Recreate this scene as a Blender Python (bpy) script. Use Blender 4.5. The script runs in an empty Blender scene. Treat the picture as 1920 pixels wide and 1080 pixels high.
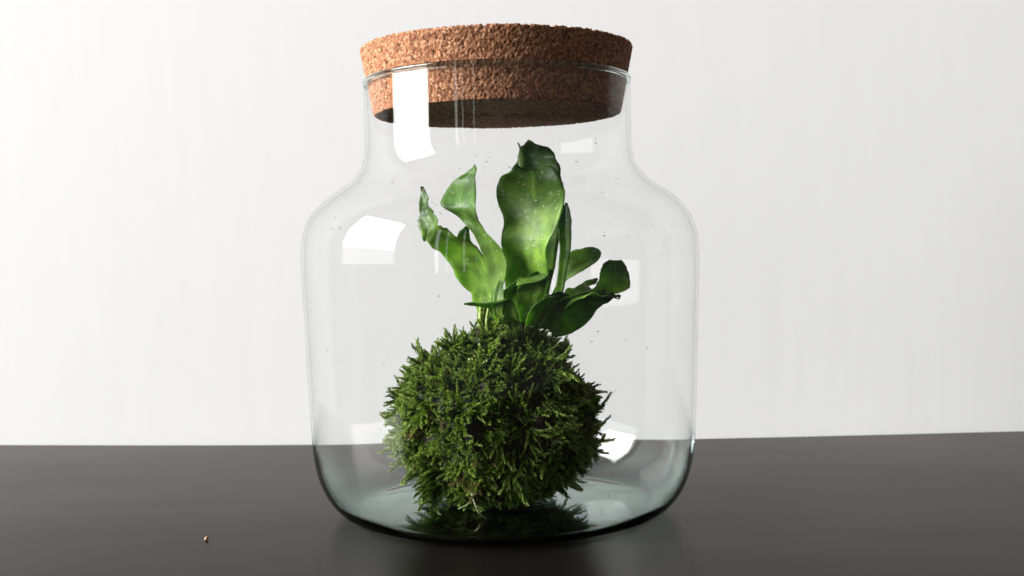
import bpy, math, random
import numpy as np
from mathutils import Vector, Matrix, noise

random.seed(7)
rng = np.random.default_rng(7)
scene = bpy.context.scene
col = scene.collection

# ------------------------------------------------------------------ camera
F_PX = 2130.0                 # focal length in pixels of the 1920 px wide picture
CAM = Vector((0.0069, -0.715, 0.164))
PITCH = math.radians(1.96)
ROLL = math.radians(1.1)
fwd = Vector((0, math.cos(PITCH), -math.sin(PITCH)))
up0 = Vector((0, math.sin(PITCH), math.cos(PITCH)))
rt0 = Vector((1, 0, 0))
rt = rt0 * math.cos(ROLL) - up0 * math.sin(ROLL)
up = up0 * math.cos(ROLL) + rt0 * math.sin(ROLL)
cam_data = bpy.data.cameras.new('camera')
cam = bpy.data.objects.new('camera', cam_data)
col.objects.link(cam)
cam.matrix_world = Matrix(((rt.x, up.x, -fwd.x, CAM.x), (rt.y, up.y, -fwd.y, CAM.y),
                           (rt.z, up.z, -fwd.z, CAM.z), (0, 0, 0, 1)))
cam_data.sensor_width = 36.0
cam_data.lens = F_PX / 1920 * 36.0
cam_data.clip_start = 0.01
cam_data.clip_end = 50
cam_data.dof.use_dof = True
cam_data.dof.focus_distance = 0.66
cam_data.dof.aperture_fstop = 14
scene.camera = cam

def ray(px, py):
    return (fwd * F_PX + rt * (px - 960) - up * (py - 540)).normalized()
def at(px, py, y):            # point of the place seen at a pixel, at depth y
    d = ray(px, py)
    return CAM + d * ((y - CAM.y) / d.y)
def on_table(px, py):
    d = ray(px, py)
    return CAM + d * (-CAM.z / d.z)

# ------------------------------------------------------------------ light
world = bpy.data.worlds.new('World')
scene.world = world
world.use_nodes = True
bg = world.node_tree.nodes['Background']
bg.inputs['Color'].default_value = (1.0, 0.985, 0.97, 1)
bg.inputs['Strength'].default_value = 0.14

def area(name, loc, normal, sx, sy, radiance, colr):
    l = bpy.data.lights.new(name, 'AREA')
    l.shape = 'RECTANGLE'; l.size = sx; l.size_y = sy
    l.energy = radiance * math.pi * sx * sy
    l.color = colr
    o = bpy.data.objects.new(name, l); col.objects.link(o)
    o.location = loc
    o.rotation_euler = Vector(normal).to_track_quat('-Z', 'Y').to_euler()
    return o
# the window, to the left of the table (its lower third shows the darker street)
WX = -8.0
area('window_light', (WX, -1.84, 3.67), (1, 0, 0), 5.68, 5.20, 36.0, (1.0, 0.995, 0.985))
area('window_lower_light', (WX, -1.84, 0.59), (1, 0, 0), 5.68, 0.88, 4.0, (1.0, 0.995, 0.985))
# slits of light between the curtains farther along the room
for az_, w_, rad_ in ((34.0, 0.13, 5.0), (28.5, 0.05, 4.0), (19.0, 0.07, 3.0)):
    a_ = math.radians(az_)
    area('curtain_gap_light', (-4.0 * math.sin(a_), -4.0 * math.cos(a_), 1.0), (math.sin(a_), math.cos(a_), 0), w_, 2.2, rad_, (1.0, 0.99, 0.97))

scene.view_settings.view_transform = 'Standard'
scene.view_settings.look = 'None'
scene.view_settings.exposure = 0.0
scene.view_settings.gamma = 1.0
scene.view_settings.use_curve_mapping = False
cy = scene.cycles
cy.use_denoising = True
cy.denoiser = 'OPENIMAGEDENOISE'
cy.denoising_input_passes = 'RGB_ALBEDO_NORMAL'
cy.denoising_prefilter = 'ACCURATE'
cy.max_bounces = 20
cy.transmission_bounces = 16
cy.glossy_bounces = 8
cy.diffuse_bounces = 4
cy.transparent_max_bounces = 16
cy.caustics_reflective = False
cy.caustics_refractive = True
cy.blur_glossy = 0.3
cy.sample_clamp_indirect = 12.0
cy.use_adaptive_sampling = False

# ------------------------------------------------------------------ materials
def mat(name):
    m = bpy.data.materials.new(name); m.use_nodes = True
    nt = m.node_tree
    return m, nt, nt.nodes['Principled BSDF']
def nd(nt, kind, **kw):
    n = nt.nodes.new(kind)
    for k, v in kw.items():
        if k in n.inputs.keys(): n.inputs[k].default_value = v
        else: setattr(n, k, v)
    return n
def ramp(nt, fac, stops):
    r = nt.nodes.new('ShaderNodeValToRGB')
    while len(r.color_ramp.elements) < len(stops): r.color_ramp.elements.new(0.5)
    for e, (p, c) in zip(r.color_ramp.elements, stops):
        e.position = p; e.color = (*c, 1)
    nt.links.new(fac, r.inputs['Fac'])
    return r
def bump(nt, height, strength, dist, p):
    b = nd(nt, 'ShaderNodeBump', Strength=strength, Distance=dist)
    nt.links.new(height, b.inputs['Height']); nt.links.new(b.outputs['Normal'], p.inputs['Normal'])
    return b

# wall
M_wall, nt, p = mat('white_plaster')
p.inputs['Roughness'].default_value = 0.7
tc = nd(nt, 'ShaderNodeTexCoord')
mpw = nd(nt, 'ShaderNodeMapping'); mpw.inputs['Scale'].default_value = (40.0, 1.0, 3.0)
nt.links.new(tc.outputs['Object'], mpw.inputs['Vector'])
n1 = nd(nt, 'ShaderNodeTexNoise', Scale=2.0, Detail=5.0)
nt.links.new(mpw.outputs['Vector'], n1.inputs['Vector'])
r = ramp(nt, n1.outputs['Fac'], [(0.3, (0.895, 0.895, 0.895)), (0.7, (0.910, 0.910, 0.910))])
nt.links.new(r.outputs['Color'], p.inputs['Base Color'])
n2 = nd(nt, 'ShaderNodeTexNoise', Scale=260.0, Detail=3.0)
nt.links.new(tc.outputs['Object'], n2.inputs['Vector'])
bump(nt, n2.outputs['Fac'], 0.045, 0.001, p)

# table
M_table, nt, p = mat('dark_laminate')
tc = nd(nt, 'ShaderNodeTexCoord')
mp = nd(nt, 'ShaderNodeMapping'); mp.inputs['Scale'].default_value = (2.0, 22.0, 22.0)
nt.links.new(tc.outputs['Object'], mp.inputs['Vector'])
g1 = nd(nt, 'ShaderNodeTexNoise', Scale=1.6, Detail=6.0, Roughness=0.6)
nt.links.new(mp.outputs['Vector'], g1.inputs['Vector'])
r = ramp(nt, g1.outputs['Fac'], [(0.28, (0.0030, 0.0025, 0.0022)), (0.5, (0.0045, 0.0038, 0.0034)), (0.72, (0.0065, 0.0054, 0.0048))])
nt.links.new(r.outputs['Color'], p.inputs['Base Color'])
r2 = ramp(nt, g1.outputs['Fac'], [(0.3, (0.235,)*3), (0.7, (0.265,)*3)])
nt.links.new(r2.outputs['Color'], p.inputs['Roughness'])
g2 = nd(nt, 'ShaderNodeTexNoise', Scale=900.0, Detail=2.0)
nt.links.new(tc.outputs['Object'], g2.inputs['Vector'])
bump(nt, g2.outputs['Fac'], 0.12, 0.0004, p)
# satin lacquer over near-black: what one sees is mostly the wall mirrored in it
dif = nd(nt, 'ShaderNodeBsdfDiffuse'); nt.links.new(r.outputs['Color'], dif.inputs['Color'])
glo = nd(nt, 'ShaderNodeBsdfGlossy'); nt.links.new(r2.outputs['Color'], glo.inputs['Roughness'])
bn = [q for q in nt.nodes if q.type == 'BUMP'][0]
nt.links.new(bn.outputs['Normal'], dif.inputs['Normal']); nt.links.new(bn.outputs['Normal'], glo.inputs['Normal'])
glo.inputs['Color'].default_value = (1.0, 0.945, 0.935, 1)
lw = nd(nt, 'ShaderNodeLayerWeight'); lw.inputs['Blend'].default_value = 0.5
pw = nd(nt, 'ShaderNodeMath', operation='POWER'); nt.links.new(lw.outputs['Facing'], pw.inputs[0]); pw.inputs[1].default_value = 5.8
ma0 = nd(nt, 'ShaderNodeMath', operation='MULTIPLY_ADD'); nt.links.new(pw.outputs[0], ma0.inputs[0]); ma0.inputs[1].default_value = 0.54; ma0.inputs[2].default_value = 0.007
# uneven polish: fine speckle, long faint streaks, wiped patches
sp1 = nd(nt, 'ShaderNodeTexNoise', Scale=1400.0, Detail=1.0); nt.links.new(tc.outputs['Object'], sp1.inputs['Vector'])
mp2 = nd(nt, 'ShaderNodeMapping'); mp2.inputs['Scale'].default_value = (1.2, 16.0, 1.0); mp2.inputs['Rotation'].default_value = (0, 0, 0.12)
nt.links.new(tc.outputs['Object'], mp2.inputs['Vector'])
sp2 = nd(nt, 'ShaderNodeTexNoise', Scale=3.0, Detail=4.0); nt.links.new(mp2.outputs['Vector'], sp2.inputs['Vector'])
sp3 = nd(nt, 'ShaderNodeTexNoise', Scale=7.0, Detail=2.0); nt.links.new(tc.outputs['Object'], sp3.inputs['Vector'])
k1 = nd(nt, 'ShaderNodeMapRange'); nt.links.new(sp1.outputs['Fac'], k1.inputs['Value']); k1.inputs['From Min'].default_value = 0.25; k1.inputs['From Max'].default_value = 0.75; k1.inputs['To Min'].default_value = 0.84; k1.inputs['To Max'].default_value = 1.16
k2 = nd(nt, 'ShaderNodeMapRange'); nt.links.new(sp2.outputs['Fac'], k2.inputs['Value']); k2.inputs['From Min'].default_value = 0.3; k2.inputs['From Max'].default_value = 0.7; k2.inputs['To Min'].default_value = 0.95; k2.inputs['To Max'].default_value = 1.03
k3 = nd(nt, 'ShaderNodeMapRange'); nt.links.new(sp3.outputs['Fac'], k3.inputs['Value']); k3.inputs['From Min'].default_value = 0.3; k3.inputs['From Max'].default_value = 0.7; k3.inputs['To Min'].default_value = 0.95; k3.inputs['To Max'].default_value = 1.04
m1 = nd(nt, 'ShaderNodeMath', operation='MULTIPLY'); nt.links.new(k1.outputs['Result'], m1.inputs[0]); nt.links.new(k2.outputs['Result'], m1.inputs[1])
m2 = nd(nt, 'ShaderNodeMath', operation='MULTIPLY'); nt.links.new(m1.outputs[0], m2.inputs[0]); nt.links.new(k3.outputs['Result'], m2.inputs[1])
ma = nd(nt, 'ShaderNodeMath', operation='MULTIPLY'); nt.links.new(ma0.outputs[0], ma.inputs[0]); nt.links.new(m2.outputs[0], ma.inputs[1])
mt = nd(nt, 'ShaderNodeMixShader'); nt.links.new(ma.outputs[0], mt.inputs[0])
nt.links.new(dif.outputs[0], mt.inputs[1]); nt.links.new(glo.outputs[0], mt.inputs[2])
nt.links.new(mt.outputs[0], nt.nodes['Material Output'].inputs['Surface'])
nt.nodes.remove(p)

# thin blown glass: Fresnel mirror over clear pass-through; the tint deepens where the wall is seen edge-on
def glass_mat(name, clear, edge, power, ripple, foot):
    m, nt, p = mat(name)
    nt.nodes.remove(p)
    tc = nd(nt, 'ShaderNodeTexCoord')
    n = nd(nt, 'ShaderNodeTexNoise', Scale=22.0, Detail=1.0)
    nt.links.new(tc.outputs['Object'], n.inputs['Vector'])
    b = nd(nt, 'ShaderNodeBump', Strength=ripple, Distance=0.0015)
    nt.links.new(n.outputs['Fac'], b.inputs['Height'])
    geo = nd(nt, 'ShaderNodeNewGeometry')
    dt = nd(nt, 'ShaderNodeVectorMath', operation='DOT_PRODUCT')
    nt.links.new(geo.outputs['Normal'], dt.inputs[0]); nt.links.new(geo.outputs['Incoming'], dt.inputs[1])
    ab = nd(nt, 'ShaderNodeMath', operation='ABSOLUTE'); nt.links.new(dt.outputs['Value'], ab.inputs[0])
    om = nd(nt, 'ShaderNodeMath', operation='SUBTRACT'); om.inputs[0].default_value = 1.0; nt.links.new(ab.outputs[0], om.inputs[1])
    pw = nd(nt, 'ShaderNodeMath', operation='POWER'); nt.links.new(om.outputs[0], pw.inputs[0]); pw.inputs[1].default_value = 5.0
    ma = nd(nt, 'ShaderNodeMath', operation='MULTIPLY_ADD'); nt.links.new(pw.outputs[0], ma.inputs[0]); ma.inputs[1].default_value = 0.40; ma.inputs[2].default_value = 0.022
    pe = nd(nt, 'ShaderNodeMath', operation='POWER'); nt.links.new(om.outputs[0], pe.inputs[0]); pe.inputs[1].default_value = power
    tint = nd(nt, 'ShaderNodeMix', data_type='RGBA'); nt.links.new(pe.outputs[0], tint.inputs['Factor'])
        # the wall thickens towards the foot and shows its green there
    sx = nd(nt, 'ShaderNodeSeparateXYZ'); nt.links.new(tc.outputs['Object'], sx.inputs[0])
    mr = nd(nt, 'ShaderNodeMapRange', interpolation_type='SMOOTHSTEP'); nt.links.new(sx.outputs['Z'], mr.inputs['Value'])
    mr.inputs['From Min'].default_value = 0.012; mr.inputs['From Max'].default_value = 0.062
    eg = nd(nt, 'ShaderNodeMix', data_type='RGBA'); nt.links.new(mr.outputs['Result'], eg.inputs['Factor'])
    eg.inputs['A'].default_value = (0.45, 0.56, 0.55, 1); eg.inputs['B'].default_value = (*edge, 1)
    nt.links.new(eg.outputs['Result'], tint.inputs['B'])
    cl = nd(nt, 'ShaderNodeMix', data_type='RGBA'); nt.links.new(mr.outputs['Result'], cl.inputs['Factor'])
    cl.inputs['A'].default_value = (0.985, 0.992, 0.99, 1); cl.inputs['B'].default_value = (*clear, 1)
    nt.links.new(cl.outputs['Result'], tint.inputs['A'])
    tr = nd(nt, 'ShaderNodeBsdfTransparent'); nt.links.new(tint.outputs['Result'], tr.inputs['Color'])
    gl = nd(nt, 'ShaderNodeBsdfGlossy', Roughness=0.0); nt.links.new(b.outputs['Normal'], gl.inputs['Normal'])
    thin = nd(nt, 'ShaderNodeMixShader'); nt.links.new(ma.outputs[0], thin.inputs[0])
    nt.links.new(tr.outputs[0], thin.inputs[1]); nt.links.new(gl.outputs[0], thin.inputs[2])
    # the foot bends what is seen through it; the bending dies out up the wall
    mi = nd(nt, 'ShaderNodeMapRange', interpolation_type='SMOOTHSTEP'); nt.links.new(sx.outputs['Z'], mi.inputs['Value'])
    mi.inputs['From Min'].default_value = 0.010; mi.inputs['From Max'].default_value = 0.046
    mi.inputs['To Min'].default_value = 1.46; mi.inputs['To Max'].default_value = 1.005
    ms_ = nd(nt, 'ShaderNodeMapRange', interpolation_type='SMOOTHSTEP'); nt.links.new(sx.outputs['Z'], ms_.inputs['Value'])
    ms_.inputs['From Min'].default_value = 0.010; ms_.inputs['From Max'].default_value = 0.046
    g = nd(nt, 'ShaderNodeBsdfGlass', Roughness=0.0); nt.links.new(mi.outputs['Result'], g.inputs['IOR'])
    nt.links.new(b.outputs['Normal'], g.inputs['Normal'])
    gt = nd(nt, 'ShaderNodeMix', data_type='RGBA'); nt.links.new(ms_.outputs['Result'], gt.inputs['Factor'])
    gt.inputs['A'].default_value = (*foot, 1); nt.links.new(tint.outputs['Result'], gt.inputs['B'])
    nt.links.new(gt.outputs['Result'], g.inputs['Color'])
    mf = nd(nt, 'ShaderNodeMath', operation='MULTIPLY'); nt.links.new(ma.outputs[0], mf.inputs[0]); nt.links.new(ms_.outputs['Result'], mf.inputs[1])
    gg = nd(nt, 'ShaderNodeMixShader'); nt.links.new(mf.outputs[0], gg.inputs[0])
    nt.links.new(g.outputs[0], gg.inputs[1]); nt.links.new(gl.outputs[0], gg.inputs[2])
    mu = nd(nt, 'ShaderNodeMapRange', interpolation_type='SMOOTHSTEP'); nt.links.new(sx.outputs['Z'], mu.inputs['Value'])
    mu.inputs['From Min'].default_value = 0.038; mu.inputs['From Max'].default_value = 0.052
    mixg = nd(nt, 'ShaderNodeMixShader'); nt.links.new(mu.outputs['Result'], mixg.inputs[0])
    nt.links.new(gg.outputs[0], mixg.inputs[1]); nt.links.new(thin.outputs[0], mixg.inputs[2])
    nt.links.new(mixg.outputs[0], nt.nodes['Material Output'].inputs['Surface'])
    # wavier glass near the foot
    wv = nd(nt, 'ShaderNodeMapRange', interpolation_type='SMOOTHSTEP'); nt.links.new(sx.outputs['Z'], wv.inputs['Value'])
    wv.inputs['From Min'].default_value = 0.015; wv.inputs['From Max'].default_value = 0.07
    wv.inputs['To Min'].default_value = ripple * 2.2; wv.inputs['To Max'].default_value = ripple
    nt.links.new(wv.outputs['Result'], b.inputs['Strength'])
    return m
M_glass = glass_mat('clear_glass', (0.997, 0.998, 0.998), (0.94, 0.95, 0.95), 7.0, 0.10, (0.945, 0.982, 0.97))
M_base = M_glass
M_rim, nt, p = mat('rim_glass')
nt.nodes.remove(p)
g = nd(nt, 'ShaderNodeBsdfGlass', Roughness=0.0, IOR=1.5); g.inputs['Color'].default_value = (0.93, 0.96, 0.95, 1)
nt.links.new(g.outputs[0], nt.nodes['Material Output'].inputs['Surface'])

# cork
M_cork, nt, p = mat('granulated_cork')
p.inputs['Roughness'].default_value = 0.85
p.inputs['Specular IOR Level'].default_value = 0.2
tc = nd(nt, 'ShaderNodeTexCoord')
v = nd(nt, 'ShaderNodeTexVoronoi', Scale=680.0); v.feature = 'F1'
nt.links.new(tc.outputs['Object'], v.inputs['Vector'])
sep = nd(nt, 'ShaderNodeSeparateColor'); nt.links.new(v.outputs['Color'], sep.inputs['Color'])
r = ramp(nt, sep.outputs['Red'], [(0.0, (0.13, 0.052, 0.027)), (0.14, (0.27, 0.118, 0.062)),
                                   (0.6, (0.43, 0.195, 0.096)), (1.0, (0.60, 0.33, 0.19))])
v2 = nd(nt, 'ShaderNodeTexVoronoi', Scale=680.0); v2.feature = 'DISTANCE_TO_EDGE'
nt.links.new(tc.outputs['Object'], v2.inputs['Vector'])
r2 = ramp(nt, v2.outputs['Distance'], [(0.0, (0.35, 0.25, 0.2)), (0.12, (1, 1, 1))])
mx = nd(nt, 'ShaderNodeMix', data_type='RGBA', blend_type='MULTIPLY'); mx.inputs['Factor'].default_value = 0.8
nt.links.new(r.outputs['Color'], mx.inputs['A']); nt.links.new(r2.outputs['Color'], mx.inputs['B'])
nt.links.new(mx.outputs['Result'], p.inputs['Base Color'])
n3 = nd(nt, 'ShaderNodeTexNoise', Scale=1500.0, Detail=2.0)
nt.links.new(tc.outputs['Object'], n3.inputs['Vector'])
bump(nt, n3.outputs['Fac'], 0.4, 0.0004, p)

# leaves
def leaf_mat(name, c_base, c_tip, dust):
    m, nt, p = mat(name)
    at_ = nd(nt, 'ShaderNodeAttribute', attribute_name='along')
    rb_ = ramp(nt, at_.outputs['Fac'], [(0.0, c_base), (0.30, c_base), (0.72, c_tip)])
    # midrib and side veins
    ac = nd(nt, 'ShaderNodeAttribute', attribute_name='across')
    rib_ = ramp(nt, ac.outputs['Fac'], [(0.0, (0, 0, 0)), (0.05, (0, 0, 0)), (0.10, (0, 0, 0))]); rib_.color_ramp.elements[0].color = (1, 1, 1, 1)
    va = nd(nt, 'ShaderNodeMath', operation='MULTIPLY_ADD'); nt.links.new(at_.outputs['Fac'], va.inputs[0]); va.inputs[1].default_value = 26.0
    vb = nd(nt, 'ShaderNodeMath', operation='MULTIPLY'); nt.links.new(ac.outputs['Fac'], vb.inputs[0]); vb.inputs[1].default_value = -5.0
    nt.links.new(vb.outputs[0], va.inputs[2])
    fr = nd(nt, 'ShaderNodeMath', operation='PINGPONG'); nt.links.new(va.outputs[0], fr.inputs[0]); fr.inputs[1].default_value = 0.5
    vein = ramp(nt, fr.outputs[0], [(0.0, (1, 1, 1)), (0.10, (0.15, 0.15, 0.15)), (0.2, (0, 0, 0))])
    vm = nd(nt, 'ShaderNodeMath', operation='MULTIPLY_ADD'); nt.links.new(vein.outputs['Color'], vm.inputs[0]); vm.inputs[1].default_value = 0.05
    rm = nd(nt, 'ShaderNodeMath', operation='MULTIPLY'); nt.links.new(rib_.outputs['Color'], rm.inputs[0]); rm.inputs[1].default_value = 0.16
    nt.links.new(rm.outputs[0], vm.inputs[2])
    r = nd(nt, 'ShaderNodeMix', data_type='RGBA'); nt.links.new(vm.outputs[0], r.inputs['Factor'])
    nt.links.new(rb_.outputs['Color'], r.inputs['A']); r.inputs['B'].default_value = (*[min(1, q * 1.7) for q in c_base], 1)
    tc = nd(nt, 'ShaderNodeTexCoord')
    n = nd(nt, 'ShaderNodeTexNoise', Scale=90.0, Detail=5.0)
    nt.links.new(tc.outputs['Object'], n.inputs['Vector'])
    r2 = ramp(nt, n.outputs['Fac'], [(0.28, (0.42, 0.48, 0.4)), (0.5, (0.95, 0.97, 0.95)), (0.72, (1.45, 1.3, 1.2))])
    mx = nd(nt, 'ShaderNodeMix', data_type='RGBA', blend_type='MULTIPLY'); mx.inputs['Factor'].default_value = 1.0
    nt.links.new(r.outputs['Result'], mx.inputs['A']); nt.links.new(r2.outputs['Color'], mx.inputs['B'])
    # pale scales and dried water spots
    v = nd(nt, 'ShaderNodeTexVoronoi', Scale=330.0); nt.links.new(tc.outputs['Object'], v.inputs['Vector'])
    sp = ramp(nt, v.outputs['Distance'], [(0.15, (1, 1, 1)), (0.21, (0, 0, 0))])
    n4 = nd(nt, 'ShaderNodeTexNoise', Scale=60.0, Detail=1.0); nt.links.new(tc.outputs['Object'], n4.inputs['Vector'])
    pat = ramp(nt, n4.outputs['Fac'], [(0.44, (0, 0, 0)), (0.56, (1, 1, 1))])
    mul = nd(nt, 'ShaderNodeMath', operation='MULTIPLY'); nt.links.new(sp.outputs['Color'], mul.inputs[0]); nt.links.new(pat.outputs['Color'], mul.inputs[1])
    mul2 = nd(nt, 'ShaderNodeMath', operation='MULTIPLY'); nt.links.new(mul.outputs[0], mul2.inputs[0]); mul2.inputs[1].default_value = dust
    mx2 = nd(nt, 'ShaderNodeMix', data_type='RGBA'); nt.links.new(mul2.outputs[0], mx2.inputs['Factor'])
    nt.links.new(mx.outputs['Result'], mx2.inputs['A']); mx2.inputs['B'].default_value = (0.55, 0.62, 0.5, 1)
    nt.links.new(mx2.outputs['Result'], p.inputs['Base Color'])
    p.inputs['Roughness'].default_value = 0.46
    p.inputs['Specular IOR Level'].default_value = 0.4
    w = nd(nt, 'ShaderNodeTexNoise', Scale=140.0, Detail=2.0); nt.links.new(tc.outputs['Object'], w.inputs['Vector'])
    b = bump(nt, w.outputs['Fac'], 0.35, 0.0014, p)
    t = nd(nt, 'ShaderNodeBsdfTranslucent')
    hs = nd(nt, 'ShaderNodeMix', data_type='RGBA', blend_type='MULTIPLY'); hs.inputs['Factor'].default_value = 1.0
    nt.links.new(mx.outputs['Result'], hs.inputs['A']); hs.inputs['B'].default_value = (1.9, 2.3, 0.9, 1)
    nt.links.new(hs.outputs['Result'], t.inputs['Color'])
    ms = nd(nt, 'ShaderNodeMixShader'); ms.inputs[0].default_value = 0.42
    nt.links.new(p.outputs[0], ms.inputs[1]); nt.links.new(t.outputs[0], ms.inputs[2])
    nt.links.new(ms.outputs[0], nt.nodes['Material Output'].inputs['Surface'])
    return m
M_leaf = leaf_mat('fern_leaf', (0.21, 0.35, 0.05), (0.055, 0.125, 0.026), 0.9)
M_leaf_dark = leaf_mat('fern_leaf_dark', (0.12, 0.22, 0.03), (0.050, 0.115, 0.028), 0.5)
M_leaf_pale = leaf_mat('fern_leaf_young', (0.12, 0.22, 0.03), (0.09, 0.19, 0.040), 0.5)
M_stem, nt, p = mat('pale_stem')
p.inputs['Base Color'].default_value = (0.22, 0.28, 0.05, 1); p.inputs['Roughness'].default_value = 0.45

# moss
M_moss, nt, p = mat('moss')
a = nd(nt, 'ShaderNodeAttribute', attribute_name='tint')
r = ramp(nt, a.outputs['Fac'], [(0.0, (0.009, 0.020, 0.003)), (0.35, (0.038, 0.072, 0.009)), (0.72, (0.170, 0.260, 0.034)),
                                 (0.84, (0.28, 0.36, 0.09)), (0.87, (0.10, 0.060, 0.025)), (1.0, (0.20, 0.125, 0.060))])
nt.links.new(r.outputs['Color'], p.inputs['Base Color'])
p.inputs['Roughness'].default_value = 0.42
p.inputs['Specular IOR Level'].default_value = 0.5
t = nd(nt, 'ShaderNodeBsdfTranslucent'); 
hs = nd(nt, 'ShaderNodeMix', data_type='RGBA', blend_type='MULTIPLY'); hs.inputs['Factor'].default_value = 1.0
nt.links.new(r.outputs['Color'], hs.inputs['A']); hs.inputs['B'].default_value = (1.6, 1.8, 0.8, 1)
nt.links.new(hs.outputs['Result'], t.inputs['Color'])
ms = nd(nt, 'ShaderNodeMixShader'); ms.inputs[0].default_value = 0.2
nt.links.new(p.outputs[0], ms.inputs[1]); nt.links.new(t.outputs[0], ms.inputs[2])
nt.links.new(ms.outputs[0], nt.nodes['Material Output'].inputs['Surface'])
M_soil, nt, p = mat('dark_soil')
tc = nd(nt, 'ShaderNodeTexCoord'); n = nd(nt, 'ShaderNodeTexNoise', Scale=120.0, Detail=5.0)
nt.links.new(tc.outputs['Object'], n.inputs['Vector'])
r = ramp(nt, n.outputs['Fac'], [(0.35, (0.006, 0.006, 0.004)), (0.7, (0.03, 0.022, 0.012))])
nt.links.new(r.outputs['Color'], p.inputs['Base Color']); p.inputs['Roughness'].default_value = 0.9
M_root, nt, p = mat('pale_root')
p.inputs['Base Color'].default_value = (0.30, 0.32, 0.15, 1); p.inputs['Roughness'].default_value = 0.5
M_dust, nt, p = mat('dust')
p.inputs['Base Color'].default_value = (0.10, 0.095, 0.085, 1); p.inputs['Roughness'].default_value = 0.9
M_lint, nt, p = mat('pale_lint')
p.inputs['Base Color'].default_value = (0.75, 0.74, 0.72, 1); p.inputs['Roughness'].default_value = 0.9
M_crumb, nt, p = mat('cork_crumb')
p.inputs['Base Color'].default_value = (0.62, 0.36, 0.22, 1); p.inputs['Roughness'].default_value = 0.8

# ------------------------------------------------------------------ helpers
def mesh_obj(name, verts, faces, m, parent=None, smooth=True, attrs=None):
    me = bpy.data.meshes.new(name)
    me.from_pydata([tuple(x) for x in verts], [], [tuple(int(i) for i in f) for f in faces])
    me.update()
    if smooth: me.polygons.foreach_set('use_smooth', [True] * len(me.polygons))
    for k, arr in (attrs or {}).items():
        at_ = me.attributes.new(k, 'FLOAT', 'POINT'); at_.data.foreach_set('value', np.asarray(arr, dtype=np.float32))
    if m: me.materials.append(m)
    o = bpy.data.objects.new(name, me); col.objects.link(o)
    if parent: o.parent = parent
    return o
def empty(name, loc=(0, 0, 0)):
    o = bpy.data.objects.new(name, None); col.objects.link(o); o.location = loc
    o.empty_display_size = 0.02
    return o
def tag(o, label, cat):
    o['label'] = label; o['category'] = cat
def catmull(pts, n):
    P = np.asarray(pts, float); K = len(P)
    P2 = np.vstack([2 * P[0] - P[1], P, 2 * P[-1] - P[-2]])
    out = []
    for t in np.linspace(0, K - 1, n):
        i = min(int(t), K - 2); u = t - i
        a, b, c, d = P2[i], P2[i + 1], P2[i + 2], P2[i + 3]
        out.append(0.5 * (2 * b + (c - a) * u + (2 * a - 5 * b + 4 * c - d) * u * u + (3 * b - a - 3 * c + d) * u ** 3))
    return np.array(out)
def grid_faces(nu, nv, wrap=False):
    f = []
    for i in range(nu - 1):
        for j in range(nv if wrap else nv - 1):
            k = (j + 1) % nv
            f.append((i * nv + j, i * nv + k, (i + 1) * nv + k, (i + 1) * nv + j))
    return f
def tube(pts, radii, sides=6):
    P = np.asarray(pts, float); vs = []
    for i in range(len(P)):
        t = P[min(i + 1, len(P) - 1)] - P[max(i - 1, 0)]; t = t / (np.linalg.norm(t) + 1e-12)
        h = np.array([0, 0, 1.0]) if abs(t[2]) < 0.9 else np.array([1.0, 0, 0])
        u = np.cross(t, h); u /= np.linalg.norm(u); w = np.cross(t, u)
        for s in range(sides):
            a_ = 2 * math.pi * s / sides
            vs.append(P[i] + radii[i] * (u * math.cos(a_) + w * math.sin(a_)))
    return vs, grid_faces(len(P), sides, True)

# ------------------------------------------------------------------ wall and table
WALL_Y = 0.335
def wall_patch():
    x0, x1, z0, z1 = -1.1, 1.1, -0.75, 1.2
    vs = [(x0, WALL_Y, z0), (x1, WALL_Y, z0), (x1, WALL_Y, z1), (x0, WALL_Y, z1),
          (x0, WALL_Y + .1, z0), (x1, WALL_Y + .1, z0), (x1, WALL_Y + .1, z1), (x0, WALL_Y + .1, z1)]
    fs = [(0, 1, 2, 3), (5, 4, 7, 6), (4, 0, 3, 7), (1, 5, 6, 2), (3, 2, 6, 7), (4, 5, 1, 0)]
    return mesh_obj('wall', vs, fs, M_wall, smooth=False)
wall = wall_patch(); wall['kind'] = 'structure'

edge = catmull([(0, 834), (300, 834.5), (580, 833.5), (945, 829), (1310, 822.5), (1620, 815.5), (1920, 808)], 40)
back = [on_table(*e) for e in edge]
back = [Vector((back[0].x - 0.03, back[0].y + 0.002, 0))] + back + [Vector((back[-1].x + 0.35, back[-1].y + 0.004, 0))]
back = [Vector((b.x, min(b.y, WALL_Y - 0.003), 0)) for b in back]
TH = 0.028
prof = [(-0.62, -TH), (-0.62, -0.0015), (-0.6185, 0)]
vs, fs = [], []
n = len(back)
for b in back: vs.append((b.x, b.y, -TH))
for b in back: vs.append((b.x, b.y, -0.0012))
for b in back: vs.append((b.x, b.y - 0.0012, 0))
for b in back: vs.append((b.x * 0.66, -0.55, 0))
for b in back: vs.append((b.x * 0.66, -0.5515, -0.0015))
for b in back: vs.append((b.x * 0.66, -0.5515, -TH))
for k in range(6):
    k2 = (k + 1) % 6
    for i in range(n - 1):
        fs.append((k * n + i + 1, k * n + i, k2 * n + i, k2 * n + i + 1))
fs.append([k * n for k in range(6)]); fs.append([k * n + n - 1 for k in reversed(range(6))])
table = mesh_obj('table_top', vs, fs, M_table, smooth=False)
table['kind'] = 'structure'

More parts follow.
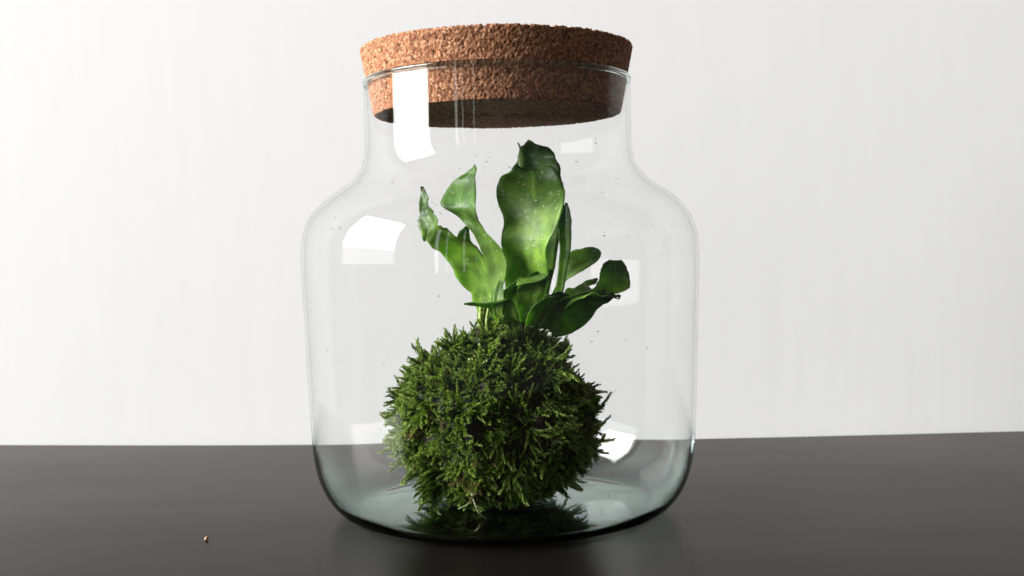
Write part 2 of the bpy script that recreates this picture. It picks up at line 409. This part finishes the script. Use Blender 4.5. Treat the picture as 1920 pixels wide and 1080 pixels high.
# ------------------------------------------------------------------ glass jar
# outer profile (radius, height) from the foot ring up; inner profile beside it
Z0 = 0.0004
outer = [(0.0, 0.0022), (0.03, 0.0021), (0.055, 0.0017), (0.074, 0.0010), (0.084, 0.0004), (0.0915, 0.0), (0.0965, 0.0009), (0.1030, 0.0044),
         (0.1092, 0.0108), (0.1142, 0.0198), (0.1176, 0.031), (0.1192, 0.043), (0.1202, 0.060),
         (0.1213, 0.085), (0.1222, 0.115), (0.1232, 0.143), (0.1235, 0.158), (0.1228, 0.1695), (0.1205, 0.1790), (0.1160, 0.1875),
         (0.1085, 0.1950), (0.1000, 0.2010), (0.0925, 0.2065), (0.0870, 0.2130), (0.0842, 0.2200), (0.0831, 0.2280), (0.0829, 0.240), (0.0830, 0.2660)]
lip = [(0.0832, 0.2666), (0.0836, 0.2674), (0.0836, 0.2684), (0.0830, 0.2691), (0.0822, 0.2693), (0.0815, 0.2688), (0.0812, 0.2678), (0.0811, 0.2666)]
def refine(pts, n):
    return catmull(pts, n)
out_p = refine(outer, 150)
tg = np.gradient(out_p, axis=0); nr_ = np.stack([-tg[:, 1], tg[:, 0]], 1); nr_ /= np.linalg.norm(nr_, axis=1)[:, None] + 1e-12
thick_ = np.interp(out_p[:, 1], [0.0, 0.004, 0.012, 0.03, 0.27], [0.0032, 0.0026, 0.0020, 0.0017, 0.0019])
in_p = out_p + nr_ * thick_[:, None]; in_p[0, 0] = 0.0; in_p = in_p[::-1]
profile = np.vstack([out_p, refine(lip, 24), in_p])
profile[:, 0] = np.maximum(profile[:, 0], 0.0)
NS = 192
# profile normals
tan = np.gradient(profile, axis=0)
nrm = np.stack([tan[:, 1], -tan[:, 0]], 1); nrm /= np.linalg.norm(nrm, axis=1)[:, None] + 1e-12
nrm[0] = (0, -1); nrm[-1] = (0, 1)
def blown(x, y, z):           # hand-blown unevenness of the wall
    s = min(1.0, max(0.0, z / 0.05)) * min(1.0, max(0.0, (0.235 - z) / 0.03))
    return 1 + s * 0.0016 * noise.noise(Vector((x * 14, y * 14, z * 14)))
def lathe_part(name, i0, i1, m, parent, reverse=False):
    vs, ns = [], []
    for i in range(i0, i1 + 1):
        r_, z_ = profile[i]; r_ = max(r_, 1e-5)
        for s in range(NS):
            a_ = 2 * math.pi * s / NS; c_, s_ = math.cos(a_), math.sin(a_)
            k = blown(r_ * c_, r_ * s_, z_)
            vs.append((r_ * c_ * k, r_ * s_ * k, z_ + Z0)); ns.append((nrm[i][0] * c_, nrm[i][0] * s_, nrm[i][1]))
    return vs, ns, grid_faces(i1 - i0 + 1, NS, True)
def jar_part(name, spans, m, parent):
    V, N, Fc = [], [], []
    for i0, i1 in spans:
        vs, ns, fs = lathe_part(name, i0, i1, m, parent)
        o_ = len(V); V += vs; N += ns; Fc += [tuple(o_ + q for q in f) for f in fs]
    o = mesh_obj(name, V, Fc, m, parent)
    o.data.normals_split_custom_set_from_vertices(N)
    return o
jar = empty('glass_jar')
tag(jar, 'large clear glass jar with wide neck, standing on the dark table', 'jar')
def first(cond, lo, hi):
    for i in range(lo, hi):
        if cond(profile[i]): return i
NO, NL = 150, 174
o_base = first(lambda q: q[1] > 0.022 and q[0] > 0.1, 0, NO)
o_neck = first(lambda q: q[1] > 0.205, 0, NO)
i_neck = first(lambda q: q[1] < 0.205, NL, len(profile))
i_base = first(lambda q: q[1] < 0.0245, NL, len(profile))
END = len(profile) - 1
jar_part('base', [(0, o_base), (i_base, END)], M_base, jar)
jar_part('body', [(o_base, o_neck), (i_neck, i_base)], M_glass, jar)
jar_part('neck', [(o_neck, NO - 1), (NL, i_neck)], M_glass, jar)
jar_part('rim', [(NO - 1, NL)], M_rim, jar)

# dust flecks and scratches sitting on the outside of the glass
def dust():
    V, Fc = [], []
    for k in range(180):
        a_ = random.uniform(math.pi * 1.02, math.pi * 1.98)
        if k < 60: z_ = random.uniform(0.165, 0.215)
        else: z_ = random.uniform(0.02, 0.25)
        pr = profile[:NO]; i = int(np.argmin(np.abs(pr[:, 1] - z_) + (pr[:, 0] < 0.08) * 9))
        r_ = profile[i, 0]; c_, s_ = math.cos(a_), math.sin(a_)
        k_ = blown(r_ * c_, r_ * s_, profile[i, 1])
        pos = np.array((r_ * c_ * k_, r_ * s_ * k_, profile[i, 1] + Z0)); nn = np.array((nrm[i][0] * c_, nrm[i][0] * s_, nrm[i][1]))
        t1 = np.cross(nn, (0, 0, 1.0)); t1 /= np.linalg.norm(t1); t2 = np.cross(nn, t1)
        L = random.choice((0.0003, 0.0004, 0.0006, 0.0011)) * random.uniform(.7, 1.3) * (1.5 if k < 60 else 1.0); W = random.uniform(0.00012, 0.00028)
        th = random.uniform(-0.9, 0.3) if k < 60 else random.uniform(0, 3.14)
        u = t1 * math.cos(th) + t2 * math.sin(th); w = np.cross(nn, u)
        pos = pos + nn * 0.00012
        b = len(V)
        for (p1, p2) in ((-L, 0), (-L * .3, W), (L * .6, W * .7), (L, 0), (L * .4, -W), (-L * .4, -W * .8)):
            V.append(pos + u * p1 + w * p2)
        V.append(pos + nn * W * 0.8)
        for q in range(6): Fc.append((b + q, b + (q + 1) % 6, b + 6))
        Fc.append([b + q for q in reversed(range(6))])
    o = mesh_obj('dust_specks', V, Fc, M_dust, jar, smooth=False)
    o['kind'] = 'stuff'
dust()

# ------------------------------------------------------------------ cork lid
def cork():
    zb, zt, rb, rt_ = 0.2476, 0.2888, 0.0772, 0.0850
    NSC = 900
    rows = []      # (r, z, nr, nz)
    nd_ = 46
    for i in range(nd_): rows.append((0.002 + (rb - 0.0026) * i / (nd_ - 1), zb, 0, -1))
    rows += [(rb - 0.0002, zb + 0.0004, 0.6, -0.8)]
    ns_ = 52
    for i in range(ns_):
        f = (i + 1) / (ns_ + 1); rows.append((rb + (rt_ - rb) * f, zb + 0.0006 + (zt - zb - 0.0014) * f, 0.985, -0.17))
    rows += [(rt_ - 0.0005, zt - 0.0003, 0.7, 0.7)]
    for i in range(nd_): rows.append((rt_ - 0.0012 - (rt_ - 0.0032) * i / (nd_ - 1), zt, 0, 1))
    V = []
    for (r_, z_, a_, b_) in rows:
        for s in range(NSC):
            t_ = 2 * math.pi * s / NSC; c_, s_ = math.cos(t_), math.sin(t_)
            q = Vector((r_ * c_, r_ * s_, z_))
            d, _ = noise.voronoi(q * 680)
            edge_ = d[1] - d[0]
            h = -0.00062 * max(0.0, 1 - edge_ * 3.2) - 0.0003 * min(1.0, d[0])
            big = noise.noise(q * 260)
            if big > 0.42: h -= 0.0008 * (big - 0.42) / 0.3
            h += 0.0003 * noise.noise(q * 40)
            if b_ > 0.5:      # chipped upper edge
                ch = noise.noise(Vector((t_ * 24, z_ * 10, 3)))
                if ch > 0.15: h -= 0.0036 * (ch - 0.15) * (1.0 if r_ > rt_ - 0.004 else 0.3)
            V.append((q.x + c_ * a_ * h, q.y + s_ * a_ * h, z_ + b_ * h))
    Fc = grid_faces(len(rows), NSC, True)
    Fc = [tuple(reversed(f)) for f in Fc]
    Fc = [tuple(reversed(f)) for f in Fc]
    nV = len(V)
    V.append((0, 0, zb)); V.append((0, 0, zt))
    top0 = (len(rows) - 1) * NSC
    for s in range(NSC):
        s2 = (s + 1) % NSC
        Fc.append((s2, s, nV)); Fc.append((top0 + s, top0 + s2, nV + 1))
    o = mesh_obj('cork_stopper', V, Fc, M_cork, smooth=True)
    tag(o, 'thick round granulated cork stopper set into the neck of the glass jar', 'stopper')
    return o
cork()

# ------------------------------------------------------------------ moss ball with fern
BALL_PX = (931, 792)
BC = at(*BALL_PX, 0.0)
KX, KY, KZ = 0.0580, 0.056, 0.0490
kok = empty('moss_ball_plant', (BC.x, 0.0, 0.0))
tag(kok, 'green fern growing out of a shaggy round moss ball inside the glass jar', 'plant')
def loc(p):                   # world -> thing space
    return (p[0] - kok.location.x, p[1] - kok.location.y, p[2] - kok.location.z)

FLOOR = 0.0054 + Z0
def core_radius(d):
    """surface point of the soil core in direction d"""
    n_ = noise.noise(Vector(d) * 2.3) * 0.15 + noise.noise(Vector(d) * 6.0 + Vector((4, 1, 7))) * 0.13
    full = (abs(d[0]) ** 2.0 + abs(d[1]) ** 2.0 + abs(d[2]) ** 2.0) ** (-1 / 2.0)   # rounder than a ball at the shoulders
    pnt = Vector((d[0] * KX, d[1] * KY, d[2] * KZ)) * (1 + n_) * full
    # shoulder rising into the fern's crown
    hx = math.hypot(d[0] - 0.18, d[1])
    if d[2] > 0: pnt.z += 0.011 * math.exp(-(hx / 0.50) ** 2)
    pnt = pnt + Vector((BC.x, 0, BC.z))
    pnt.z = max(pnt.z, FLOOR + 0.002)
    return pnt
def ball_core():
    nu, nv = 40, 72; V = []
    for i in range(nu):
        th = math.pi * (i + 0.02) / (nu - 0.96)
        for j in range(nv):
            ph = 2 * math.pi * j / nv
            V.append(loc(core_radius((math.sin(th) * math.cos(ph), math.sin(th) * math.sin(ph), math.cos(th)))))
    return mesh_obj('soil_core', V, grid_faces(nu, nv, True), M_soil, kok)
ball_core()

def sprig(seed):
    """one feathery moss shoot along +z, unit length: a thin stem clad in small overlapping leaves"""
    R = np.random.default_rng(seed)
    bend = R.uniform(-0.30, 0.30, 2)
    V, Fc, T = [], [], []
    pos = lambda t: np.array([bend[0] * t * t, bend[1] * t * t, t])
    st = [pos(t) for t in np.linspace(0, 0.97, 6)]
    vs, fs = tube(st, np.linspace(0.055, 0.02, 6), 4)
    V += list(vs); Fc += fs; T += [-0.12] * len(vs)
    nst = 20
    def clad(pf, t0, t1, n_, s0, s1):
        for i in range(n_):
            t = t0 + (t1 - t0) * i / (n_ - 1)
            size = s0 + (s1 - s0) * i / (n_ - 1)
            o = pf(t); d = pf(t + 0.02) - o; d /= np.linalg.norm(d)
            h = np.array([1.0, 0, 0]) if abs(d[0]) < 0.9 else np.array([0, 1.0, 0])
            u = np.cross(d, h); u /= np.linalg.norm(u); w = np.cross(d, u)
            for k in range(3):
                a_ = 2.4 * i + k * 2.094 + R.uniform(-.3, .3)
                out = u * math.cos(a_) + w * math.sin(a_); side = np.cross(d, out)
                L = size * R.uniform(0.8, 1.2)
                b = len(V)
                V.extend([o, o + d * L * .45 + out * L * .40 + side * L * .26, o + d * L * R.uniform(.85, 1.0) + out * L * R.uniform(.35, .75), o + d * L * .45 + out * L * .40 - side * L * .26])
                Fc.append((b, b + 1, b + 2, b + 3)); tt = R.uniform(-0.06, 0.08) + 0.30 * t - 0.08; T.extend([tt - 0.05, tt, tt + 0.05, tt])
    clad(pos, 0.06, 0.97, nst, 0.185, 0.10)
    for _ in range(R.integers(0, 3)):       # side shoot
        t0 = R.uniform(0.25, 0.6); o0 = pos(t0); a_ = R.uniform(0, 6.28)
        dr = np.array([math.cos(a_) * .7, math.sin(a_) * .7, .75]); ln = R.uniform(.22, .38)
        pf = lambda t, o0=o0, dr=dr, ln=ln: o0 + dr * ln * t
        vs, fs = tube([pf(t) for t in (0, .5, 1)], (0.03, .025, .015), 4)
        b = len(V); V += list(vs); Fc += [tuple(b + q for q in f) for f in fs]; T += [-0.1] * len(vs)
        clad(pf, 0.15, 0.95, 7, 0.14, 0.08)
    return np.array(V), Fc, np.array(T)
variants = [sprig(100 + k) for k in range(10)]

def frame_from(d, spin):
    d = Vector(d).normalized()
    q = d.to_track_quat('Z', 'Y')
    return q.to_matrix() @ Matrix.Rotation(spin, 3, 'Z')

def tuft_dirs(n):
    out = []
    for k in range(n):      # spread evenly, then shaken
        z_ = 1 - 2 * (k + 0.5) / n; ph = k * 2.39996 + random.gauss(0, 0.06); z_ = max(-0.995, min(0.995, z_ + random.gauss(0, 0.03)))
        s_ = math.sqrt(1 - z_ * z_); out.append(Vector((s_ * math.cos(ph), s_ * math.sin(ph), z_)))
    return out
def scatter(n):
    items = []
    for c in tuft_dirs(n):
        if c.y > 0.85: continue
        nn0 = Vector((c.x / KX, c.y / KY, c.z / KZ)).normalized()
        flow = Vector((noise.noise(c * 2.4), noise.noise(c * 2.4 + Vector((9, 0, 0))), noise.noise(c * 2.4 + Vector((0, 9, 0)))))
        rnd = Vector((random.gauss(0, 1), random.gauss(0, 1), random.gauss(0, 1)))
        tang = flow * 1.6 + rnd * 0.45; tang = tang - nn0 * tang.dot(nn0)
        lean = nn0 * random.uniform(0.35, 0.85) + tang + Vector((-0.08, 0, -0.12 if c.z < 0.55 else 0.15))
        big = random.uniform(0.55, 1.4)
        patch = noise.noise(c * 4.5 + Vector((2, 5, 1)))
        tint0 = 0.30 + 0.20 * big + 0.24 * noise.noise(c * 2.2 + Vector((7, 7, 7))) + random.gauss(0, 0.10)  # smaller, low-lying tufts darker: shade deep in the moss put into the tint
        brown = patch > 0.50 and random.random() < 0.4 or random.random() < 0.012
        for k in range(random.randint(5, 10)):
            d = (c + Vector((random.gauss(0, 1), random.gauss(0, 1), random.gauss(0, 1))) * 0.055).normalized()
            p_ = core_radius(d)
            nn = Vector((d.x / KX, d.y / KY, d.z / KZ)).normalized()
            dr = (lean + Vector((random.gauss(0, 1), random.gauss(0, 1), random.gauss(0, 1))) * 0.24).normalized()
            if dr.dot(nn) < 0.15: dr = (dr + nn * 0.35).normalized()
            L = random.uniform(0.0060, 0.0115) * big
            tip = p_ + dr * L
            if tip.z < FLOOR + 0.001:
                dr.z = abs(dr.z) * 0.15; dr.normalize()
            tint = random.uniform(0.90, 1.0) if brown and random.random() < 0.7 else min(0.80, max(0.05, tint0 + random.gauss(0, 0.07)))
            items.append((p_ - dr * 0.002, dr, L, tint, random.randrange(10), random.uniform(0, 6.28), d))
    return items
items = scatter(1250)
# shoots that show best in the photograph: outline and lit front
view = Vector((0, -1, 0.0))
def score(it):
    p_, dr, L, tint, kv, sp, d = it
    rim_ = 1 - abs(d.dot(view))
    return (d.dot(view) > -0.15) * (0.5 + rim_ * 0.8 + dr.dot(Vector((d.x, 0, d.z)).normalized()) * 0.6 + (-d.x) * 0.25 + random.random() * 0.5) * L / 0.012
order = sorted(range(len(items)), key=lambda i: -score(items[i]))
single = set(order[:280])
# single shoots: shared meshes, tints baked per variant
TB = [0.16, 0.30, 0.42, 0.54, 0.68, 0.95]
sh_mesh = {}
for kv, (V, Fc, T) in enumerate(variants):
    for tb in range(len(TB)):
        me = bpy.data.meshes.new('moss_shoot'); me.from_pydata([tuple(x) for x in V], [], Fc)
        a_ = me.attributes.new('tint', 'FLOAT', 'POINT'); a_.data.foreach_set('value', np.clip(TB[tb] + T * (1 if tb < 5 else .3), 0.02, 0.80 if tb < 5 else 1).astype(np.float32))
        me.materials.append(M_moss); sh_mesh[kv, tb] = me
Vall, Fall, Tall = [], [], []; off = 0
for i, (p_, dr, L, tint, kv, sp, d) in enumerate(items):
    R3 = frame_from(dr, sp)
    if i in single:
        tb = min(range(len(TB)), key=lambda q: abs(TB[q] - tint))
        o = bpy.data.objects.new('moss_shoot', sh_mesh[kv, tb]); col.objects.link(o); o.parent = kok
        o.matrix_local = Matrix.Translation(loc(p_)) @ R3.to_4x4() @ Matrix.Scale(L * random.uniform(1.1, 1.6), 4)
    else:
        V, Fc, T = variants[kv]
        W = (V * L) @ np.array(R3).T + np.array(loc(p_))
        Vall.append(W); Fall += [tuple(off + q for q in f) for f in Fc]; off += len(V)
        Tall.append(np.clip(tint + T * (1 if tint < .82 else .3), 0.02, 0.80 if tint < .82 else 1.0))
fuzz = mesh_obj('moss_cover', np.vstack(Vall), Fall, M_moss, kok, smooth=False, attrs={'tint': np.concatenate(Tall)})
fuzz['kind'] = 'stuff'

# pale strands trailing onto the glass floor
def strand(pts, r0, r1, m, name):
    P = catmull([loc(at(*q)) for q in pts], 20)
    vs, fs = tube(P, np.linspace(r0, r1, 20), 6)
    return mesh_obj(name, vs, fs, m, kok)
strand([(884, 925, -0.048), (890, 946, -0.052), (898, 964, -0.053), (912, 975, -0.052)], 0.0006, 0.00015, M_root, 'root_strand')
strand([(886, 935, -0.049), (875, 948, -0.052), (858, 956, -0.051)], 0.0005, 0.0002, M_root, 'root_strand')

# ------------------------------------------------------------------ fern leaves
def leaf(name, stations, m, camber=0.0, thick=0.0005, wave=0.0, ragged=0.0006, nu=34, nv=11, hole=None):
    """stations: ((x, y, depth) of one edge, (x, y, depth) of the other edge) from base to tip, in picture pixels and metres"""
    A = catmull([tuple(at(*s[0])) for s in stations], nu)
    B = catmull([tuple(at(*s[1])) for s in stations], nu)
    sd = random.uniform(0, 50)
    for i in range(nu):           # uneven, nibbled margins
        w_ = B[i] - A[i]; L_ = np.linalg.norm(w_) + 1e-9; u_ = w_ / L_; k_ = min(1.0, L_ / 0.012)
        A[i] += u_ * ragged * k_ * (noise.noise(Vector((sd, i * 0.45, 0))) + 0.6 * noise.noise(Vector((sd, i * 1.3, 5))))
        B[i] += u_ * ragged * k_ * (noise.noise(Vector((sd, i * 0.45, 9))) + 0.6 * noise.noise(Vector((sd, i * 1.3, 14))))
    mid = (A + B) / 2
    V, al, ax = [], [], []
    ph = random.uniform(0, 6)
    for i in range(nu):
        t = mid[min(i + 1, nu - 1)] - mid[max(i - 1, 0)]; t /= np.linalg.norm(t) + 1e-12
        c = B[i] - A[i]; w_ = np.linalg.norm(c); nn = np.cross(t, c / (w_ + 1e-9)); nn /= np.linalg.norm(nn) + 1e-9
        for j in range(nv):
            s = j / (nv - 1)
            bul = camber * w_ * (1 - (2 * s - 1) ** 2)
            edge_ = abs(2 * s - 1) ** 2
            wv = wave * edge_ * math.sin(i * 0.55 + ph + (0 if s < .5 else 1.7)) * min(1, i / 8)
            rib = -0.0006 * math.exp(-((s - .5) / .07) ** 2)
            V.append(loc(A[i] + c * s + nn * (bul + wv + rib))); al.append(i / (nu - 1)); ax.append(abs(s - .5))
    o = mesh_obj(name, V, grid_faces(nu, nv), m, kok, attrs={'along': al, 'across': ax})
    sm = o.modifiers.new('thickness', 'SOLIDIFY'); sm.thickness = thick; sm.offset = 0
    return o
f0 = -0.004
# tall central leaf (front) and the one standing behind its tip
leaf('leaf', [((962, 606, -.002), (1008, 606, -.010)), ((955, 560, -.004), (1016, 560, -.016)), ((946, 515, -.012), (1026, 515, -.030)),
              ((941, 462, -.014), (1027, 466, -.036)), ((946, 420, -.012), (1040, 424, -.040)), ((931, 377, -.006), (1061, 374, -.034)),
              ((939, 335, -.004), (1056, 345, -.016)), ((956, 318, .000), (1044, 322, -.008)), ((968, 314, 0.006), (1022, 312, .000)), ((988, 318, .010), (1004, 317, .006))],
     M_leaf, camber=0.13, wave=0.0020, nu=48, nv=15)
leaf('leaf', [((985, 600, .004), (1020, 600, .004)), ((975, 500, .008), (1040, 500, .008)), ((968, 400, .012), (1055, 400, .006)),
              ((972, 340, .014), (1057, 350, .002)), ((969, 309, .014), (1050, 318, .002)), ((974, 285, .012), (1043, 298, .004)),
              ((981, 273, .010), (1034, 281, .008)), ((991, 264, .008), (1012, 276, .008))], M_leaf_dark, camber=0.10, wave=0.0022, nu=44)
leaf('leaf', [((974, 318, .010), (986, 318, .010)), ((971, 295, .012), (984, 298, .010)), ((974, 280, .013), (980, 282, .012)), ((970, 268, .014), (972, 267, .014))], M_leaf_dark, nu=12, nv=5)
# narrow leaf seen edge-on, right of the tall one
leaf('leaf', [((1030, 590, .000), (1046, 592, -.006)), ((1042, 540, -.004), (1055, 542, -.012)), ((1047, 500, -.006), (1062, 503, -.014)), ((1049, 465, -.004), (1069, 466, -.012)),
              ((1046, 425, -.002), (1071, 420, -.008)), ((1053, 398, .000), (1068, 396, -.004)), ((1060, 380, .002), (1063, 380, .000))], M_leaf, camber=0.3)
# rounded leaf to the right
leaf('leaf', [((1030, 560, .008), (1040, 590, .008)), ((1050, 520, .012), (1056, 534, .010)), ((1067, 476, .014), (1077, 516, .004)), ((1090, 466, .014), (1099, 503, .002)),
              ((1108, 463, .014), (1114, 494, .002)), ((1122, 467, .012), (1123, 485, .005)), ((1127, 473, .009), (1127, 478, .008))], M_leaf, camber=0.10)
# low leaf at the right, its far half bent up and outwards
leaf('leaf', [((1020, 612, -.006), (1040, 632, -.002)), ((1040, 575, -.016), (1076, 624, .000)), ((1072, 553, -.024), (1104, 600, -.004)), ((1110, 547, -.024), (1128, 574, -.010)),
              ((1145, 551, -.020), (1148, 560, -.014)), ((1164, 556, -.018), (1163, 558, -.016))], M_leaf_dark, camber=0.12, wave=0.001)
leaf('leaf', [((1052, 570, -.010), (1058, 580, -.014)), ((1066, 541, -.012), (1090, 556, -.030)), ((1090, 536, -.010), (1122, 552, -.032)), ((1120, 541, -.008), (1145, 553, -.028)), ((1150, 553, -.010), (1163, 557, -.020))],
     M_leaf, camber=0.12, wave=0.0015)
leaf('leaf', [((1085, 556, -.010), (1120, 558, -.016)), ((1108, 545, -.010), (1150, 552, -.018)), ((1121, 528, -.008), (1178, 541, -.014)), ((1126, 508, -.006), (1181, 526, -.010)), ((1132, 494, -.006), (1175, 502, -.008)), ((1143, 487, -.006), (1166, 487, -.006))],
     M_leaf, camber=0.16)
leaf('leaf', [((1080, 560, .002), (1090, 566, .002)), ((1093, 530, .004), (1100, 540, .004)), ((1112, 523, .006), (1116, 532, .004)), ((1120, 521, .006), (1121, 525, .006))], M_leaf, nu=14, nv=5)
# twisted leaf on the left: broad pale tip, narrow twist, dark blade
leaf('leaf', [((915, 600, -.004), (935, 602, -.008)), ((919, 560, -.010), (937, 562, -.018)), ((914, 500, -.012), (951, 505, -.026)), ((898, 462, -.014), (936, 464, -.026)),
              ((880, 428, -.014), (914, 437, -.022)), ((864, 411, -.010), (897, 417, -.022)), ((838, 394, -.011), (893, 392, -.027)), ((827, 378, -.007), (891, 366, -.023)),
              ((846, 342, .000), (892, 338, -.013)), ((876, 324, -.006), (892, 320, -.014)), ((889, 309, -.008), (891, 309, -.009))], M_leaf_pale, camber=0.10, nu=52, wave=0.0008)
# broad leaf at far left, ragged narrow tip
leaf('leaf', [((900, 604, .000), (922, 604, -.002)), ((887, 562, .000), (925, 560, -.006)), ((863, 528, .000), (914, 500, -.008)), ((838, 491, -.002), (890, 460, -.012)),
              ((813, 463, -.006), (852, 440, -.016)), ((797, 450, -.008), (830, 427, -.018)), ((787, 428, -.006), (819, 411, -.016)), ((785, 402, -.004), (809, 393, -.013)), ((787, 380, -.004), (802, 378, -.010)),
              ((788, 362, -.004), (799, 361, -.006)), ((790, 350, -.004), (794, 350, -.004))], M_leaf, camber=0.14, wave=0.0010, ragged=0.0018, nu=60)
leaf('leaf', [((790, 430, -.014), (800, 432, -.014)), ((790, 442, -.016), (799, 442, -.016)), ((794, 453, -.017), (797, 453, -.017))], M_leaf, nu=8, nv=4)
# small pale curl between the two
leaf('leaf', [((866, 458, -.004), (884, 456, .002)), ((858, 450, -.010), (881, 444, .000)), ((862, 440, -.014), (880, 434, -.004)), ((873, 427, -.012), (879, 425, -.008))], M_leaf_pale, camber=0.25, nu=20)
# short young leaves in front of the crown
leaf('leaf', [((955, 608, -.020), (985, 610, -.020)), ((935, 600, -.024), (972, 600, -.026)), ((922, 582, -.026), (960, 563, -.030)), ((912, 577, -.027), (935, 567, -.033)), ((895, 574, -.028), (905, 570, -.034)), ((884, 573, -.028), (886, 567, -.033)), ((870, 571, -.028), (870, 569, -.030))],
     M_leaf_pale, camber=0.15)
leaf('leaf', [((975, 606, -.018), (998, 608, -.018)), ((971, 575, -.022), (1006, 578, -.022)), ((969, 550, -.026), (1014, 553, -.026)), ((973, 534, -.030), (1024, 532, -.026)), ((988, 519, -.028), (1036, 512, -.020)), ((1008, 509, -.022), (1040, 501, -.016))],
     M_leaf, camber=0.12, wave=0.001)
leaf('leaf', [((968, 534, -.036), (972, 522, -.026)), ((990, 531, -.038), (990, 520, -.026)), ((1014, 526, -.037), (1012, 515, -.025)), ((1030, 514, -.032), (1028, 510, -.024))], M_leaf_pale, nu=16, nv=6)
leaf('leaf', [((940, 590, -.018), (950, 596, -.018)), ((937, 562, -.024), (948, 572, -.022)), ((942, 547, -.028), (962, 556, -.022)), ((958, 534, -.030), (975, 543, -.022)), ((973, 524, -.030), (982, 531, -.024))], M_leaf, camber=0.2)
leaf('leaf', [((1000, 618, -.010), (1050, 622, -.010)), ((1005, 590, -.016), (1055, 590, -.014)), ((1020, 560, -.020), (1065, 568, -.014)), ((1045, 548, -.022), (1072, 556, -.014))], M_leaf_dark, camber=0.15)
leaf('leaf', [((985, 612, -.028), (1015, 614, -.026)), ((990, 590, -.034), (1030, 592, -.030)), ((1002, 572, -.038), (1042, 574, -.032)), ((1022, 560, -.038), (1050, 562, -.032)), ((1042, 556, -.036), (1050, 557, -.034))], M_leaf_dark, camber=0.18)
leaf('leaf', [((930, 606, -.022), (944, 608, -.022)), ((925, 585, -.026), (942, 586, -.028)), ((924, 562, -.026), (944, 560, -.030)), ((930, 540, -.022), (943, 538, -.026)), ((938, 522, -.016), (941, 521, -.017))], M_leaf, camber=0.2)
# pale stems at the crown
for (x0, y0, x1, y1, d, k) in ((907, 624, 903, 570, -.004, 1.0), (917, 626, 916, 578, -.010, 0.7)):
    strand([(x0, y0, d), ((x0 + x1) / 2 - 4, (y0 + y1) / 2 + 3, d - .002), (x1, y1, d + .002)], 0.0019 * k, 0.0014 * k, M_stem, 'stem')

# ------------------------------------------------------------------ crumbs
def crumb(name, pos, size, m, seed, flat=0.75):
    R = random.Random(seed); V, nu, nv = [], 8, 10
    for i in range(nu):
        th = math.pi * (i + 0.05) / (nu - 0.9)
        for j in range(nv):
            ph = 6.2832 * j / nv
            d = Vector((math.sin(th) * math.cos(ph), math.sin(th) * math.sin(ph), math.cos(th)))
            k = 1 + 0.45 * noise.noise(d * 1.7 + Vector((seed, 0, 0)))
            V.append((d.x * size * k, d.y * size * k, d.z * size * flat * k))
    zmin = min(v_[2] for v_ in V)
    V = [(a_, b_, c_ - zmin) for a_, b_, c_ in V]
    o = mesh_obj(name, V, grid_faces(nu, nv, True), m)
    o.location = pos
    return o
c = on_table(387, 1013)
o = crumb('cork_crumb', (c.x, c.y, 0.0001), 0.00125, M_crumb, 3)
tag(o, 'tiny tan crumb lying on the bare dark table left of the jar', 'crumb')

def debris(name, spots, m, lo, hi):
    V, Fc = [], []
    for (x, y, z) in spots:
        L = random.uniform(lo, hi); th = random.uniform(0, 3.14); el = random.uniform(0.3, 1.0)
        b = len(V)
        for k in range(6):
            a_ = k * 1.0472; rx, ry = math.cos(a_) * L * random.uniform(.7, 1.2), math.sin(a_) * L * el * random.uniform(.7, 1.2)
            V.append((x + rx * math.cos(th) - ry * math.sin(th), y + rx * math.sin(th) + ry * math.cos(th), z))
        V.append((x, y, z + L * random.uniform(0.4, 0.9)))
        for k in range(6): Fc.append((b + k, b + (k + 1) % 6, b + 6))
        Fc.append([b + k for k in reversed(range(6))])
    o = mesh_obj(name, V, Fc, m, smooth=False)
    o['kind'] = 'stuff'
    return o
fl = profile[NL:]
spots = []
for k in range(46):
    a_ = random.uniform(math.pi * 0.95, math.pi * 2.05); r_ = random.uniform(0.055, 0.098)
    i = int(np.argmin(np.abs(fl[:, 0] - r_) + (fl[:, 1] > 0.05) * 9))
    spots.append((r_ * math.cos(a_), r_ * math.sin(a_), fl[i, 1] + Z0 + 0.0001))
o = debris('loose_debris', spots, M_soil, 0.0002, 0.0008); tag(o, 'dark crumbs of soil and moss scattered on the jar floor', 'debris')
spots = [(random.uniform(-0.38, 0.38), random.uniform(-0.30, 0.22), 0.0001) for _ in range(150)]
spots = [q for q in spots if math.hypot(q[0], q[1]) > 0.13]
o = debris('table_dust', spots, M_lint, 0.00010, 0.00034); tag(o, 'fine pale dust specks scattered over the dark table', 'dust')
